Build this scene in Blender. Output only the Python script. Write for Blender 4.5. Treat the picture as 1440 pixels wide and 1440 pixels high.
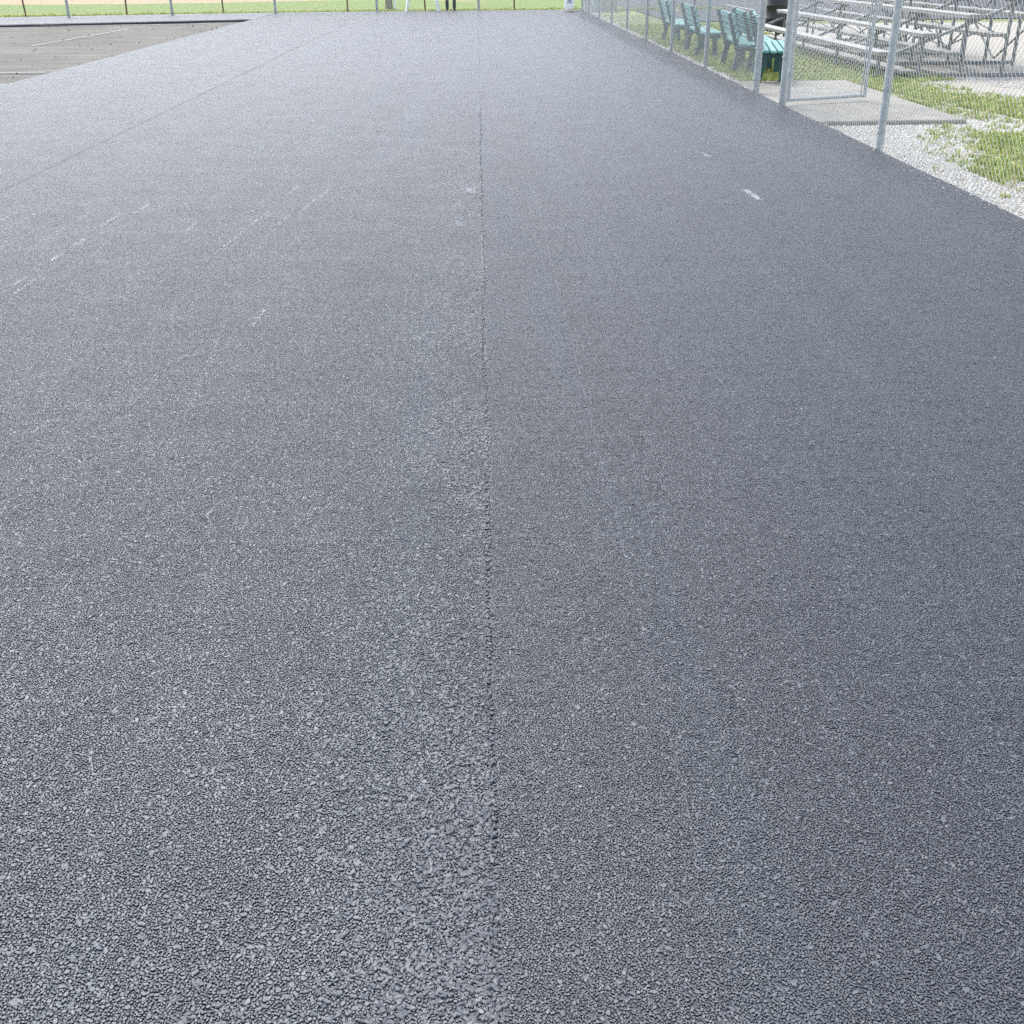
import bpy, bmesh, math, random
import numpy as np
from mathutils import Vector, Matrix

for o in list(bpy.data.objects):
    bpy.data.objects.remove(o, do_unlink=True)
sc = bpy.context.scene
COL = sc.collection
R = math.radians

# ------------------------------------------------------------------ camera
CAM_H = 1.6
PITCH, YAW, ROLL = R(26.755), R(1.403), R(0.5)
f = Vector((math.sin(YAW)*math.cos(PITCH), math.cos(YAW)*math.cos(PITCH), -math.sin(PITCH)))
r = Vector((math.cos(YAW), -math.sin(YAW), 0)); u = r.cross(f)
r2 = r*math.cos(ROLL) - u*math.sin(ROLL); u2 = u*math.cos(ROLL) + r*math.sin(ROLL)
cd = bpy.data.cameras.new('camera'); cam = bpy.data.objects.new('camera', cd); COL.objects.link(cam)
cam.matrix_world = Matrix(((r2.x, u2.x, -f.x, 0), (r2.y, u2.y, -f.y, 0), (r2.z, u2.z, -f.z, CAM_H), (0, 0, 0, 1)))
cd.sensor_width = 36; cd.lens = 36*1540/1440
cd.clip_start = 0.05; cd.clip_end = 3000
sc.camera = cam

# ------------------------------------------------------------------ sky, sun, exposure
SUN_EL, SUN_AZ = R(56), R(-26)          # azimuth measured from +Y towards +X
w = bpy.data.worlds.new('World'); sc.world = w; w.use_nodes = True
nt = w.node_tree; nt.nodes.clear()
sky = nt.nodes.new('ShaderNodeTexSky'); sky.sky_type = 'NISHITA'; sky.sun_disc = False
sky.sun_elevation = SUN_EL; sky.sun_rotation = SUN_AZ
sky.air_density = 1.0; sky.dust_density = 2.0; sky.ozone_density = 1.0
hsv = nt.nodes.new('ShaderNodeHueSaturation'); hsv.inputs['Saturation'].default_value = 0.52
bg = nt.nodes.new('ShaderNodeBackground'); bg.inputs['Strength'].default_value = 0.15
wo = nt.nodes.new('ShaderNodeOutputWorld')
nt.links.new(sky.outputs[0], hsv.inputs['Color']); nt.links.new(hsv.outputs[0], bg.inputs['Color'])
nt.links.new(bg.outputs[0], wo.inputs['Surface'])
sl = bpy.data.lights.new('sun', 'SUN'); sun = bpy.data.objects.new('sun', sl); COL.objects.link(sun)
sl.energy = 1.2; sl.angle = R(24); sl.color = (1.0, 0.985, 0.96)
sd = Vector((math.sin(SUN_AZ)*math.cos(SUN_EL), math.cos(SUN_AZ)*math.cos(SUN_EL), math.sin(SUN_EL)))
sun.rotation_euler = sd.to_track_quat('Z', 'Y').to_euler(); sun.location = (0, 0, 30)
vs = sc.view_settings; vs.view_transform = 'Standard'; vs.look = 'None'; vs.gamma = 1; vs.exposure = 1.73
vs.use_curve_mapping = False
sc.cycles.max_bounces = 4; sc.cycles.diffuse_bounces = 2; sc.cycles.glossy_bounces = 2
sc.cycles.use_denoising = False; sc.cycles.adaptive_threshold = 0.02

rng = np.random.default_rng(7); rnd = random.Random(7)

# ------------------------------------------------------------------ material helpers
class NT:
    def __init__(s, name):
        s.m = bpy.data.materials.new(name); s.m.use_nodes = True; s.t = s.m.node_tree
        s.b = s.t.nodes['Principled BSDF']; s.pos = None
    def n(s, typ, **kw):
        nd = s.t.nodes.new(typ)
        for k, v in kw.items():
            if k.startswith('i_'):
                nd.inputs[k[2:].replace('_', ' ')].default_value = v
            else: setattr(nd, k, v)
        return nd
    def l(s, a, b): s.t.links.new(a, b)
    def P(s):
        if s.pos is None: s.pos = s.n('ShaderNodeNewGeometry').outputs['Position']
        return s.pos
    def noise(s, scale, detail=3, rough=0.55, vec=None, stretch=None, dist=0.0):
        nd = s.n('ShaderNodeTexNoise', i_Scale=scale, i_Detail=detail, i_Roughness=rough, i_Distortion=dist)
        v = vec or s.P()
        if stretch:
            mp = s.n('ShaderNodeVectorMath', operation='MULTIPLY'); mp.inputs[1].default_value = stretch
            s.l(v, mp.inputs[0]); v = mp.outputs[0]
        s.l(v, nd.inputs['Vector']); return nd.outputs['Fac']
    def ramp(s, fac, stops, interp='LINEAR'):
        nd = s.n('ShaderNodeValToRGB'); cr = nd.color_ramp; cr.interpolation = interp
        while len(cr.elements) < len(stops): cr.elements.new(0.5)
        for e, (p, c) in zip(cr.elements, stops):
            e.position = p; e.color = (*c, 1) if not isinstance(c, (int, float)) else (c, c, c, 1)
        s.l(fac, nd.inputs['Fac']); return nd.outputs['Color']
    def mix(s, fac, a, b):
        nd = s.n('ShaderNodeMix', data_type='RGBA')
        for sock, v in ((nd.inputs[0], fac), (nd.inputs[6], a), (nd.inputs[7], b)):
            if hasattr(v, 'links') or hasattr(v, 'is_linked'): s.l(v, sock)
            elif isinstance(v, (int, float)): sock.default_value = v
            else: sock.default_value = (*v, 1)
        return nd.outputs[2]
    def math(s, op, a, b=None, c=None, clamp=False):
        nd = s.n('ShaderNodeMath', operation=op, use_clamp=clamp)
        for i, v in enumerate((a, b, c)):
            if v is None: continue
            if hasattr(v, 'is_linked'): s.l(v, nd.inputs[i])
            else: nd.inputs[i].default_value = v
        return nd.outputs[0]
    def sep(s):
        nd = s.n('ShaderNodeSeparateXYZ'); s.l(s.P(), nd.inputs[0]); return nd.outputs
    def smooth(s, v, a, b):
        nd = s.n('ShaderNodeMapRange', interpolation_type='SMOOTHSTEP', i_From_Min=a, i_From_Max=b)
        s.l(v, nd.inputs['Value']); return nd.outputs['Result']
    def bump(s, h, strength=0.5, dist=0.01, prev=None):
        nd = s.n('ShaderNodeBump', i_Strength=strength, i_Distance=dist); s.l(h, nd.inputs['Height'])
        if prev: s.l(prev, nd.inputs['Normal'])
        return nd.outputs['Normal']
    def out(s, col=None, rough=None, normal=None, metal=None, spec=None):
        for k, v in (('Base Color', col), ('Roughness', rough), ('Metallic', metal), ('Specular IOR Level', spec)):
            if v is None: continue
            if hasattr(v, 'is_linked'): s.l(v, s.b.inputs[k])
            elif isinstance(v, (int, float)): s.b.inputs[k].default_value = v
            else: s.b.inputs[k].default_value = (*v, 1)
        if normal: s.l(normal, s.b.inputs['Normal'])
        return s.m

def mat_plain(name, col, rough=0.5, metal=0.0, var=0.25, scale=6, bump=0.0, bscale=60, dirt=None, dirt_amt=0.3):
    t = NT(name)
    n1 = t.noise(scale, 4)
    dk = tuple(c*(1-var) for c in col); lt = tuple(min(1, c*(1+var*0.6)) for c in col)
    c = t.ramp(n1, [(0.3, dk), (0.7, lt)])
    if dirt:
        c = t.mix(t.math('MULTIPLY', t.smooth(t.noise(scale*2.3, 5), 0.5, 0.75), dirt_amt), c, dirt)
    rr = t.math('ADD', t.math('MULTIPLY', t.noise(scale*3, 3), 0.25), rough-0.12)
    nm = t.bump(t.noise(bscale, 4), bump, 0.004) if bump else None
    return t.out(c, rr, nm, metal)

def mat_asphalt(stone=False):
    t = NT('asphalt_stone' if stone else 'new_asphalt'); X, Y, Z = t.sep()
    vo = t.n('ShaderNodeTexVoronoi', i_Scale=115.0, i_Randomness=1.0); t.l(t.P(), vo.inputs['Vector'])
    cell = t.n('ShaderNodeSeparateColor'); t.l(vo.outputs['Color'], cell.inputs[0])
    c = t.ramp(cell.outputs[0], [(0.0, (0.032, 0.037, 0.045)), (0.55, (0.039, 0.045, 0.054)), (0.95, (0.048, 0.055, 0.065)), (0.99, (0.055, 0.063, 0.073)), (1.0, (0.11, 0.115, 0.115))])
    mott = t.noise(0.9, 2, 0.6); lanes = t.noise(1.0, 2, 0.5, stretch=(3.2, 0.14, 1))
    c = t.mix(t.math('MULTIPLY', t.smooth(mott, 0.42, 0.72), 0.22), c, (0.046, 0.058, 0.069))
    c = t.mix(t.math('MULTIPLY', t.smooth(lanes, 0.45, 0.7), 0.4), c, (0.050, 0.063, 0.075))
    # bitumen tack line along the second paving joint
    jd = t.math('ABSOLUTE', t.math('ADD', t.math('ADD', X, 3.79), t.math('MULTIPLY', t.math('SUBTRACT', t.noise(1.6, 3), 0.5), 0.05)))
    c = t.mix(t.math('MULTIPLY', t.math('SUBTRACT', 1.0, t.smooth(jd, 0.006, 0.035)), 0.6), c, (0.012, 0.014, 0.016))
    # pale roller scuffs running along the lanes, most of them on the left lanes
    s1 = t.noise(1.0, 3, 0.6, stretch=(26, 1.7, 1)); s2 = t.noise(1.0, 2, 0.5, stretch=(0.55, 0.5, 1))
    sm = t.math('MULTIPLY', t.smooth(s1, 0.63, 0.71), t.smooth(s2, 0.44, 0.58))
    sm = t.math('MULTIPLY', sm, t.math('MULTIPLY', t.math('SUBTRACT', 1.0, t.smooth(X, -1.6, -0.5)), t.smooth(Y, 3.0, 6.5)))
    c = t.mix(t.math('MULTIPLY', sm, 0.6), c, (0.17, 0.18, 0.19))
    ro = t.math('ADD', t.math('MULTIPLY', t.noise(2.2, 2, 0.6), 0.16), 0.40)
    ro = t.math('ADD', ro, t.math('MULTIPLY', cell.outputs[1], 0.12))
    if stone:
        nd = t.n('ShaderNodeBump', i_Distance=0.0012); t.l(t.noise(520, 2), nd.inputs['Height'])
        t.l(t.math('MULTIPLY', t.math('SUBTRACT', 1.0, t.math('MULTIPLY', t.smooth(Y, 4.0, 18.0), 0.85)), 0.35), nd.inputs['Strength'])
        return t.out(c, ro, nd.outputs['Normal'], spec=0.6)
    v2 = t.n('ShaderNodeTexVoronoi', i_Scale=260.0); t.l(t.P(), v2.inputs['Vector'])
    h = t.math('ADD', t.math('MULTIPLY', vo.outputs['Distance'], -1.0), t.math('MULTIPLY', v2.outputs['Distance'], -0.45))
    h = t.math('ADD', h, t.math('MULTIPLY', t.noise(700, 2), 0.25))
    # the relief is too fine to resolve far off: there it turns into roughness
    fade = t.math('SUBTRACT', 1.0, t.math('MULTIPLY', t.smooth(Y, 5.0, 26.0), 0.55))
    nd = t.n('ShaderNodeBump', i_Distance=0.0035); t.l(h, nd.inputs['Height']); t.l(t.math('MULTIPLY', fade, 0.55), nd.inputs['Strength'])
    ro = t.math('ADD', ro, t.math('MULTIPLY', t.math('SUBTRACT', 1.0, fade), 0.12))
    return t.out(c, ro, nd.outputs['Normal'], spec=0.36)

M = {}
M['asphalt'] = mat_asphalt(); M['stone'] = mat_asphalt(True)

def mat_ground():
    t = NT('ground_cover'); X, Y, Z = t.sep()
    n1 = t.noise(0.35, 5, 0.6); n2 = t.noise(3.0, 5, 0.65); n3 = t.noise(28, 4, 0.7)
    grass = t.ramp(n2, [(0.25, (0.08, 0.11, 0.028)), (0.5, (0.14, 0.17, 0.05)), (0.75, (0.22, 0.21, 0.085))])
    grass = t.mix(t.math('MULTIPLY', t.smooth(n3, 0.45, 0.7), 0.45), grass, (0.21, 0.20, 0.09))
    n4 = t.noise(40, 4, 0.7)
    grav = t.ramp(n4, [(0.25, (0.20, 0.185, 0.16)), (0.5, (0.30, 0.28, 0.245)), (0.75, (0.39, 0.37, 0.33))])
    grav = t.mix(t.math('MULTIPLY', t.smooth(n1, 0.45, 0.65), 0.3), grav, (0.30, 0.26, 0.20))
    # gravel where people walk: a strip along the fence and a yard under and behind the stand
    wob = t.math('MULTIPLY', t.math('SUBTRACT', t.noise(0.8, 5, 0.65), 0.5), 2.6)
    xs = t.math('ADD', X, wob)
    strip = t.math('SUBTRACT', 1.0, t.smooth(t.math('ADD', Y, wob), 16.9, 17.5))
    edge = t.math('SUBTRACT', 1.0, t.smooth(t.math('ADD', X, t.math('MULTIPLY', t.math('SUBTRACT', t.noise(3.0, 3), 0.5), 0.5)), 3.98, 4.12))
    yard = t.smooth(xs, 6.7, 7.4)
    g = t.math('MAXIMUM', t.math('MAXIMUM', strip, yard), edge)
    g = t.math('MULTIPLY', g, t.math('SUBTRACT', 1.0, t.smooth(Y, 33.5, 34.5)))
    g = t.math('MAXIMUM', g, t.math('MULTIPLY', edge, t.math('SUBTRACT', 1.0, t.smooth(Y, 42.5, 43))))
    g = t.math('MULTIPLY', g, t.smooth(X, 3.0, 3.4))
    # field beyond the far fence: dry mown strip, then green, then bare earth
    yy = t.math('ADD', Y, t.math('MULTIPLY', t.math('SUBTRACT', t.noise(0.25, 4), 0.5), 2.4))
    dry = t.math('MULTIPLY', t.smooth(yy, 40.0, 42.0), t.math('SUBTRACT', 1.0, t.smooth(yy, 45.2, 46.6)))
    grass = t.mix(t.math('MULTIPLY', dry, 0.75), grass, (0.27, 0.32, 0.085))
    far = t.math('MULTIPLY', t.smooth(yy, 47, 49), 0.55)
    grass = t.mix(far, grass, (0.12, 0.185, 0.05))
    earth = t.math('MULTIPLY', t.smooth(t.math('ADD', yy, t.math('MULTIPLY', t.smooth(X, -4, 6), 14.0)), 57.5, 59.0), t.math('SUBTRACT', 1.0, t.smooth(X, -3.0, 1.0)))
    grass = t.mix(earth, grass, t.ramp(n2, [(0.3, (0.25, 0.19, 0.12)), (0.7, (0.33, 0.265, 0.17))]))
    c = t.mix(g, grass, grav)
    nm = t.bump(t.noise(55, 4, 0.7), 0.6, 0.02)
    return t.out(c, 0.9, nm, spec=0.2)
M['ground'] = mat_ground()

def mat_old():
    t = NT('old_surface'); X, Y, Z = t.sep()
    n1 = t.noise(0.45, 6, 0.72, dist=1.2); n2 = t.noise(6, 5, 0.7); st = t.noise(1, 4, 0.6, stretch=(0.35, 2.6, 1))
    c = t.ramp(n1, [(0.32, (0.045, 0.045, 0.042)), (0.46, (0.070, 0.067, 0.058)), (0.6, (0.092, 0.086, 0.072)), (0.7, (0.14, 0.13, 0.106))])
    c = t.mix(t.math('MULTIPLY', t.smooth(st, 0.52, 0.66), 0.55), c, (0.145, 0.138, 0.12))
    c = t.mix(t.math('MULTIPLY', t.smooth(t.noise(1, 4, 0.6, stretch=(0.5, 3.5, 1)), 0.58, 0.68), 0.5), c, (0.06, 0.055, 0.048))
    wv = t.n('ShaderNodeTexWave', wave_type='RINGS', i_Scale=0.9, i_Distortion=3.0, i_Detail=3.0)
    mp = t.n('ShaderNodeVectorMath', operation='SUBTRACT'); mp.inputs[1].default_value = (-9.5, 20.0, 0); t.l(t.P(), mp.inputs[0]); t.l(mp.outputs[0], wv.inputs['Vector'])
    c = t.mix(t.math('MULTIPLY', t.smooth(wv.outputs['Fac'], 0.6, 0.95), 0.22), c, (0.22, 0.21, 0.18))
    c = t.mix(t.math('MULTIPLY', t.smooth(n2, 0.62, 0.72), 0.5), c, (0.07, 0.065, 0.058))
    return t.out(c, 0.85, t.bump(t.noise(40, 4, 0.7), 0.5, 0.01), spec=0.25)
M['old'] = mat_old()

def mat_concrete():
    t = NT('concrete')
    c = t.ramp(t.noise(2.2, 6, 0.65), [(0.3, (0.175, 0.164, 0.143)), (0.7, (0.25, 0.236, 0.205))])
    c = t.mix(t.math('MULTIPLY', t.smooth(t.noise(9, 5, 0.7), 0.55, 0.7), 0.3), c, (0.18, 0.165, 0.145))
    return t.out(c, 0.85, t.bump(t.noise(90, 4), 0.35, 0.004), spec=0.3)
M['concrete'] = mat_concrete()
M['lot'] = mat_plain('lot_asphalt', (0.035, 0.036, 0.042), 0.95, var=0.35, scale=0.8, bump=0.4, bscale=40)
M['paint'] = mat_plain('worn_white_paint', (0.36, 0.355, 0.335), 0.7, var=0.3, scale=8, dirt=(0.25, 0.24, 0.22), dirt_amt=0.5)
M['chalk'] = mat_plain('chalk', (0.25, 0.265, 0.28), 0.8, var=0.3, scale=60)
M['galv'] = mat_plain('galvanised_steel', (0.34, 0.365, 0.37), 0.5, metal=0.1, var=0.22, scale=14, bump=0.1, dirt=(0.22, 0.23, 0.22), dirt_amt=0.35)
M['wire'] = mat_plain('galvanised_wire', (0.46, 0.48, 0.47), 0.6, metal=0.0, var=0.15, scale=5)
M['rust'] = mat_plain('rusty_steel', (0.17, 0.085, 0.05), 0.8, var=0.4, scale=9, bump=0.2)
M['alu'] = mat_plain('aluminium_plank', (0.22, 0.218, 0.205), 0.5, metal=0.15, var=0.12, scale=3, dirt=(0.45, 0.42, 0.37), dirt_amt=0.35)
M['frame'] = mat_plain('steel_frame', (0.20, 0.215, 0.215), 0.6, metal=0.2, var=0.3, scale=7, dirt=(0.10, 0.075, 0.05), dirt_amt=0.3)
def mat_teal():
    t = NT('teal_plastic_slat'); oi = t.n('ShaderNodeObjectInfo'); n1 = t.noise(5, 4)
    c = t.ramp(oi.outputs['Random'], [(0, (0.05, 0.19, 0.18)), (0.6, (0.075, 0.25, 0.24)), (1, (0.12, 0.31, 0.295))])
    c = t.mix(t.math('MULTIPLY', t.smooth(n1, 0.45, 0.75), 0.5), c, (0.19, 0.36, 0.34))
    c = t.mix(t.math('MULTIPLY', t.smooth(t.noise(17, 5, 0.7), 0.55, 0.72), 0.35), c, (0.07, 0.12, 0.11))
    return t.out(c, 0.55, t.bump(t.noise(70, 3), 0.15, 0.002))
M['teal'] = mat_teal()
M['dgreen'] = mat_plain('dark_green_plastic', (0.014, 0.065, 0.062), 0.5, var=0.25, scale=8)
M['black'] = mat_plain('black_plastic', (0.012, 0.012, 0.013), 0.45, var=0.3, scale=5)
M['white'] = mat_plain('white_plastic', (0.78, 0.79, 0.77), 0.4, var=0.06, scale=6)
M['blue'] = mat_plain('blue_print', (0.035, 0.09, 0.26), 0.5, var=0.1)
M['cream'] = mat_plain('cream_plastic', (0.66, 0.58, 0.46), 0.5, var=0.1)
M['pale'] = mat_plain('pale_painted_steel', (0.66, 0.74, 0.71), 0.5, var=0.12, scale=9)
M['greybox'] = mat_plain('grey_cabinet_paint', (0.30, 0.33, 0.31), 0.55, var=0.12, scale=4)
M['brownbox'] = mat_plain('brown_cabinet_paint', (0.27, 0.22, 0.20), 0.6, var=0.15, scale=4)
M['trousers'] = mat_plain('dark_cloth', (0.010, 0.020, 0.021), 0.85, var=0.3, scale=20)
M['jacket'] = mat_plain('grey_cloth', (0.10, 0.11, 0.12), 0.85, var=0.2, scale=20)
M['skin'] = mat_plain('skin', (0.50, 0.32, 0.24), 0.5, var=0.08, scale=20)
M['hair'] = mat_plain('hair', (0.03, 0.02, 0.015), 0.7, var=0.3, scale=60)
M['stump'] = mat_plain('weathered_wood', (0.26, 0.23, 0.19), 0.85, var=0.35, scale=12, bump=0.4)

def mat_gravel():
    t = NT('crushed_limestone')
    oi = t.n('ShaderNodeObjectInfo')
    c = t.ramp(oi.outputs['Random'], [(0.0, (0.38, 0.36, 0.32)), (0.4, (0.52, 0.50, 0.455)), (0.9, (0.64, 0.62, 0.57)), (1.0, (0.36, 0.30, 0.23))])
    return t.out(c, 0.85, spec=0.25)
M['gravel'] = mat_gravel()
def mat_leaf(name, a, b, c3):
    t = NT(name); oi = t.n('ShaderNodeObjectInfo')
    return t.out(t.ramp(oi.outputs['Random'], [(0, a), (0.6, b), (1, c3)]), 0.7, spec=0.3)
M['blade'] = mat_leaf('grass_blade', (0.20, 0.28, 0.05), (0.34, 0.41, 0.10), (0.52, 0.45, 0.21))

# ------------------------------------------------------------------ mesh helpers
def me_obj(name, me, mat=None, parent=None):
    o = bpy.data.objects.new(name, me); COL.objects.link(o)
    if mat is not None and not me.materials: me.materials.append(mat)
    if parent: o.parent = parent
    return o
def bm_mesh(name, bm, smooth=False):
    me = bpy.data.meshes.new(name); bmesh.ops.recalc_face_normals(bm, faces=bm.faces); bm.to_mesh(me); bm.free()
    if smooth:
        me.polygons.foreach_set('use_smooth', [True]*len(me.polygons)); me.set_sharp_from_angle(angle=math.radians(35))
    return me
def bx(bm, x0, x1, y0, y1, z0, z1, bev=0.0):
    m = Matrix.Translation(((x0+x1)/2, (y0+y1)/2, (z0+z1)/2)) @ Matrix.Diagonal((x1-x0, y1-y0, z1-z0, 1))
    g = bmesh.ops.create_cube(bm, size=1, matrix=m)
    if bev:
        es = {e for v in g['verts'] for e in v.link_edges}
        bmesh.ops.bevel(bm, geom=list(es), offset=bev, segments=1, affect='EDGES', profile=0.5)
def bar(bm, a, b, wx, wy=None, up=(0, 0, 1)):
    """rectangular bar from a to b"""
    wy = wy or wx; a = Vector(a); b = Vector(b); d = (b-a)
    zq = d.normalized(); up = Vector(up)
    if abs(zq.dot(up)) > 0.99: up = Vector((0, 1, 0))
    xq = up.cross(zq).normalized(); yq = zq.cross(xq)
    mm = Matrix((( xq.x, yq.x, zq.x, 0), (xq.y, yq.y, zq.y, 0), (xq.z, yq.z, zq.z, 0), (0, 0, 0, 1)))
    bmesh.ops.create_cube(bm, size=1, matrix=Matrix.Translation((a+b)/2) @ mm @ Matrix.Diagonal((wx, wy, d.length, 1)))
def tube(bm, a, b, rad, rad2=None, seg=12, cap=True):
    a = Vector(a); b = Vector(b); d = b-a
    q = d.to_track_quat('Z', 'Y').to_matrix().to_4x4()
    bmesh.ops.create_cone(bm, cap_ends=cap, segments=seg, radius1=rad, radius2=rad if rad2 is None else rad2, depth=d.length, matrix=Matrix.Translation((a+b)/2) @ q)
def one(name, fn, mat, parent=None, smooth=False):
    bm = bmesh.new(); fn(bm); return me_obj(name, bm_mesh(name, bm, smooth), mat, parent)
def empty(name, loc=(0, 0, 0), rz=0):
    o = bpy.data.objects.new(name, None); COL.objects.link(o); o.location = loc; o.rotation_euler.z = rz; o.empty_display_size = 0.2; return o
def tag(o, label, cat, group=None):
    o['label'] = label; o['category'] = cat
    if group: o['group'] = group
    return o
def struct(o, label=None):
    o['kind'] = 'structure'
    if label: o['label'] = label
    return o
def stuff(o, label=None, cat=None):
    o['kind'] = 'stuff'
    if label: o['label'] = label
    if cat: o['category'] = cat
    return o
def copy_tree(o, parent=None):
    c = o.copy(); COL.objects.link(c); c.parent = parent
    for ch in list(o.children): copy_tree(ch, c)
    return c

def vnoise(x, seed, n=4096):
    g = np.random.default_rng(seed).uniform(-1, 1, n); i = np.floor(x).astype(int); t = x-i; t = t*t*(3-2*t)
    return g[i % n]*(1-t) + g[(i+1) % n]*t

def scatter(name, pts, rots, scls, idx, protos, mat=None):
    """one object whose geometry nodes put small pieces on its points"""
    me = bpy.data.meshes.new(name); n = len(pts)
    me.vertices.add(n); me.vertices.foreach_set('co', np.asarray(pts, 'f').ravel())
    for nm, ty, arr, key in (('rot', 'FLOAT_VECTOR', rots, 'vector'), ('scl', 'FLOAT_VECTOR', scls, 'vector'), ('idx', 'INT', idx, 'value')):
        at = me.attributes.new(nm, ty, 'POINT'); at.data.foreach_set(key, np.asarray(arr, 'f' if ty != 'INT' else 'i').ravel())
    o = bpy.data.objects.new(name, me); COL.objects.link(o)
    pc = bpy.data.collections.new(name + '_pieces')
    for p in protos: pc.objects.link(p)
    ng = bpy.data.node_groups.new(name, 'GeometryNodeTree')
    ng.interface.new_socket('Geometry', in_out='INPUT', socket_type='NodeSocketGeometry')
    ng.interface.new_socket('Geometry', in_out='OUTPUT', socket_type='NodeSocketGeometry')
    gi = ng.nodes.new('NodeGroupInput'); go = ng.nodes.new('NodeGroupOutput')
    ip = ng.nodes.new('GeometryNodeInstanceOnPoints'); ci = ng.nodes.new('GeometryNodeCollectionInfo')
    ci.inputs['Collection'].default_value = pc; ci.inputs['Separate Children'].default_value = True; ci.inputs['Reset Children'].default_value = True
    def attr(nm, ty):
        a = ng.nodes.new('GeometryNodeInputNamedAttribute'); a.data_type = ty; a.inputs['Name'].default_value = nm; return a.outputs['Attribute']
    ip.inputs['Pick Instance'].default_value = True
    L = ng.links.new
    L(gi.outputs[0], ip.inputs['Points']); L(ci.outputs[0], ip.inputs['Instance']); L(attr('idx', 'INT'), ip.inputs['Instance Index'])
    er = ng.nodes.new('FunctionNodeEulerToRotation'); L(attr('rot', 'FLOAT_VECTOR'), er.inputs[0]); L(er.outputs[0], ip.inputs['Rotation'])
    L(attr('scl', 'FLOAT_VECTOR'), ip.inputs['Scale']); L(ip.outputs[0], go.inputs[0])
    md = o.modifiers.new('scatter', 'NODES'); md.node_group = ng
    if mat: me.materials.append(mat)
    return o

# ------------------------------------------------------------------ ground and surfaces
GZ = -0.10                                     # ground outside the court
def ground_mesh():
    xs = np.unique(np.concatenate([np.linspace(-600, -60, 10), np.linspace(-60, 60, 61), np.linspace(60, 600, 10)]))
    ys = np.unique(np.concatenate([np.linspace(-300, -20, 8), np.linspace(-20, 100, 61), np.linspace(100, 900, 12)]))
    gx, gy = np.meshgrid(xs, ys)
    z = np.full(gx.shape, GZ)
    z += 0.06*np.clip((gy-47)/6, 0, 1)*vnoise(gx*0.15+gy*0.05, 3)
    v = np.stack([gx, gy, z], -1).reshape(-1, 3); nx = len(xs)
    fc = [(j*nx+i, j*nx+i+1, (j+1)*nx+i+1, (j+1)*nx+i) for j in range(len(ys)-1) for i in range(nx-1)]
    me = bpy.data.meshes.new('ground'); me.from_pydata(v.tolist(), [], fc); return me
struct(me_obj('ground', ground_mesh(), M['ground']), 'grass and pale gravel ground around the court')

XL, XR, STEP = -7.1, 3.70, 0.003              # court edges and the small drop at the paving joint
def far_edge(x): return 43.0 - 0.004*(x-0.5)**2 - (0.09*(-6-x) if x < -6 else 0)
def pit_edge(x): return 37.9 + 0.28*(x+7.0)
def asphalt_mesh():
    ys = np.concatenate([np.arange(-3, 14, 0.04), np.arange(14, 43.01, 0.12)])
    n = len(ys); V = []; F = []
    seam = 0.010*vnoise(ys*1.3, 11) + 0.006*vnoise(ys*7, 12) + 0.003*vnoise(ys*23, 13)
    lane = -3.79 + 0.012*vnoise(ys*1.1, 14) + 0.006*vnoise(ys*6, 15)
    er = XR + 0.02*vnoise(ys*1.7, 16) + 0.020*vnoise(ys*6, 17) + 0.014*vnoise(ys*17, 18)
    el = XL + 0.03*vnoise(ys*0.6, 19) + 0.015*vnoise(ys*5, 20)
    zz = lambda k, a: 0.0*ys
    cols = []
    def colm(x, z): cols.append((np.broadcast_to(x, ys.shape), np.broadcast_to(z, ys.shape)))
    colm(el-0.02, -0.14); colm(el-0.012, -0.03); colm(el, -0.008); colm(el+0.03, 0)
    for x in (-6.2, -5.3, -4.4): colm(x, zz(int(-x*10), 0.002))
    colm(lane-0.10, 0.0); colm(lane-0.014, 0.0); colm(lane, -0.004); colm(lane+0.014, 0.0)
    for x in (-3.0, -2.2, -1.4, -0.7): colm(x, zz(int(-x*10)+60, 0.002))
    colm(-0.25, 0.0); colm(-0.08, 0.0); colm(seam-0.010, 0.0); colm(seam-0.003, -0.0040); colm(seam+0.004, -0.0050); colm(seam+0.010, -STEP)
    for x in (0.25, 0.9, 1.6, 2.4, 3.1): colm(x, -STEP+zz(int(x*10)+120, 0.002))
    colm(er-0.05, -STEP-0.001); colm(er-0.012, -STEP-0.004); colm(er, -STEP-0.018); colm(er+0.006, -STEP-0.05); colm(er+0.012, -0.14)
    m = len(cols)
    for j in range(n):
        for x, z in cols:
            y = ys[j]
            if y > 42: y = 42 + (y-42)*(far_edge(float(x[j]))-42)
            V.append((float(x[j]), float(y), float(z[j])))
    for j in range(n-1):
        for i in range(m-1):
            F.append((j*m+i, j*m+i+1, (j+1)*m+i+1, (j+1)*m+i))
    b = len(V)                                  # far face
    for i in range(m):
        v = V[(n-1)*m+i]; V.append((v[0], v[1]+0.03, -0.14))
    for i in range(m-1): F.append(((n-1)*m+i, (n-1)*m+i+1, b+i+1, b+i))
    me = bpy.data.meshes.new('asphalt_court'); me.from_pydata(V, [], F); return me
court = struct(me_obj('asphalt_court', asphalt_mesh(), M['asphalt']), 'freshly laid dark grey asphalt with a paving joint down the middle')

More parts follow.
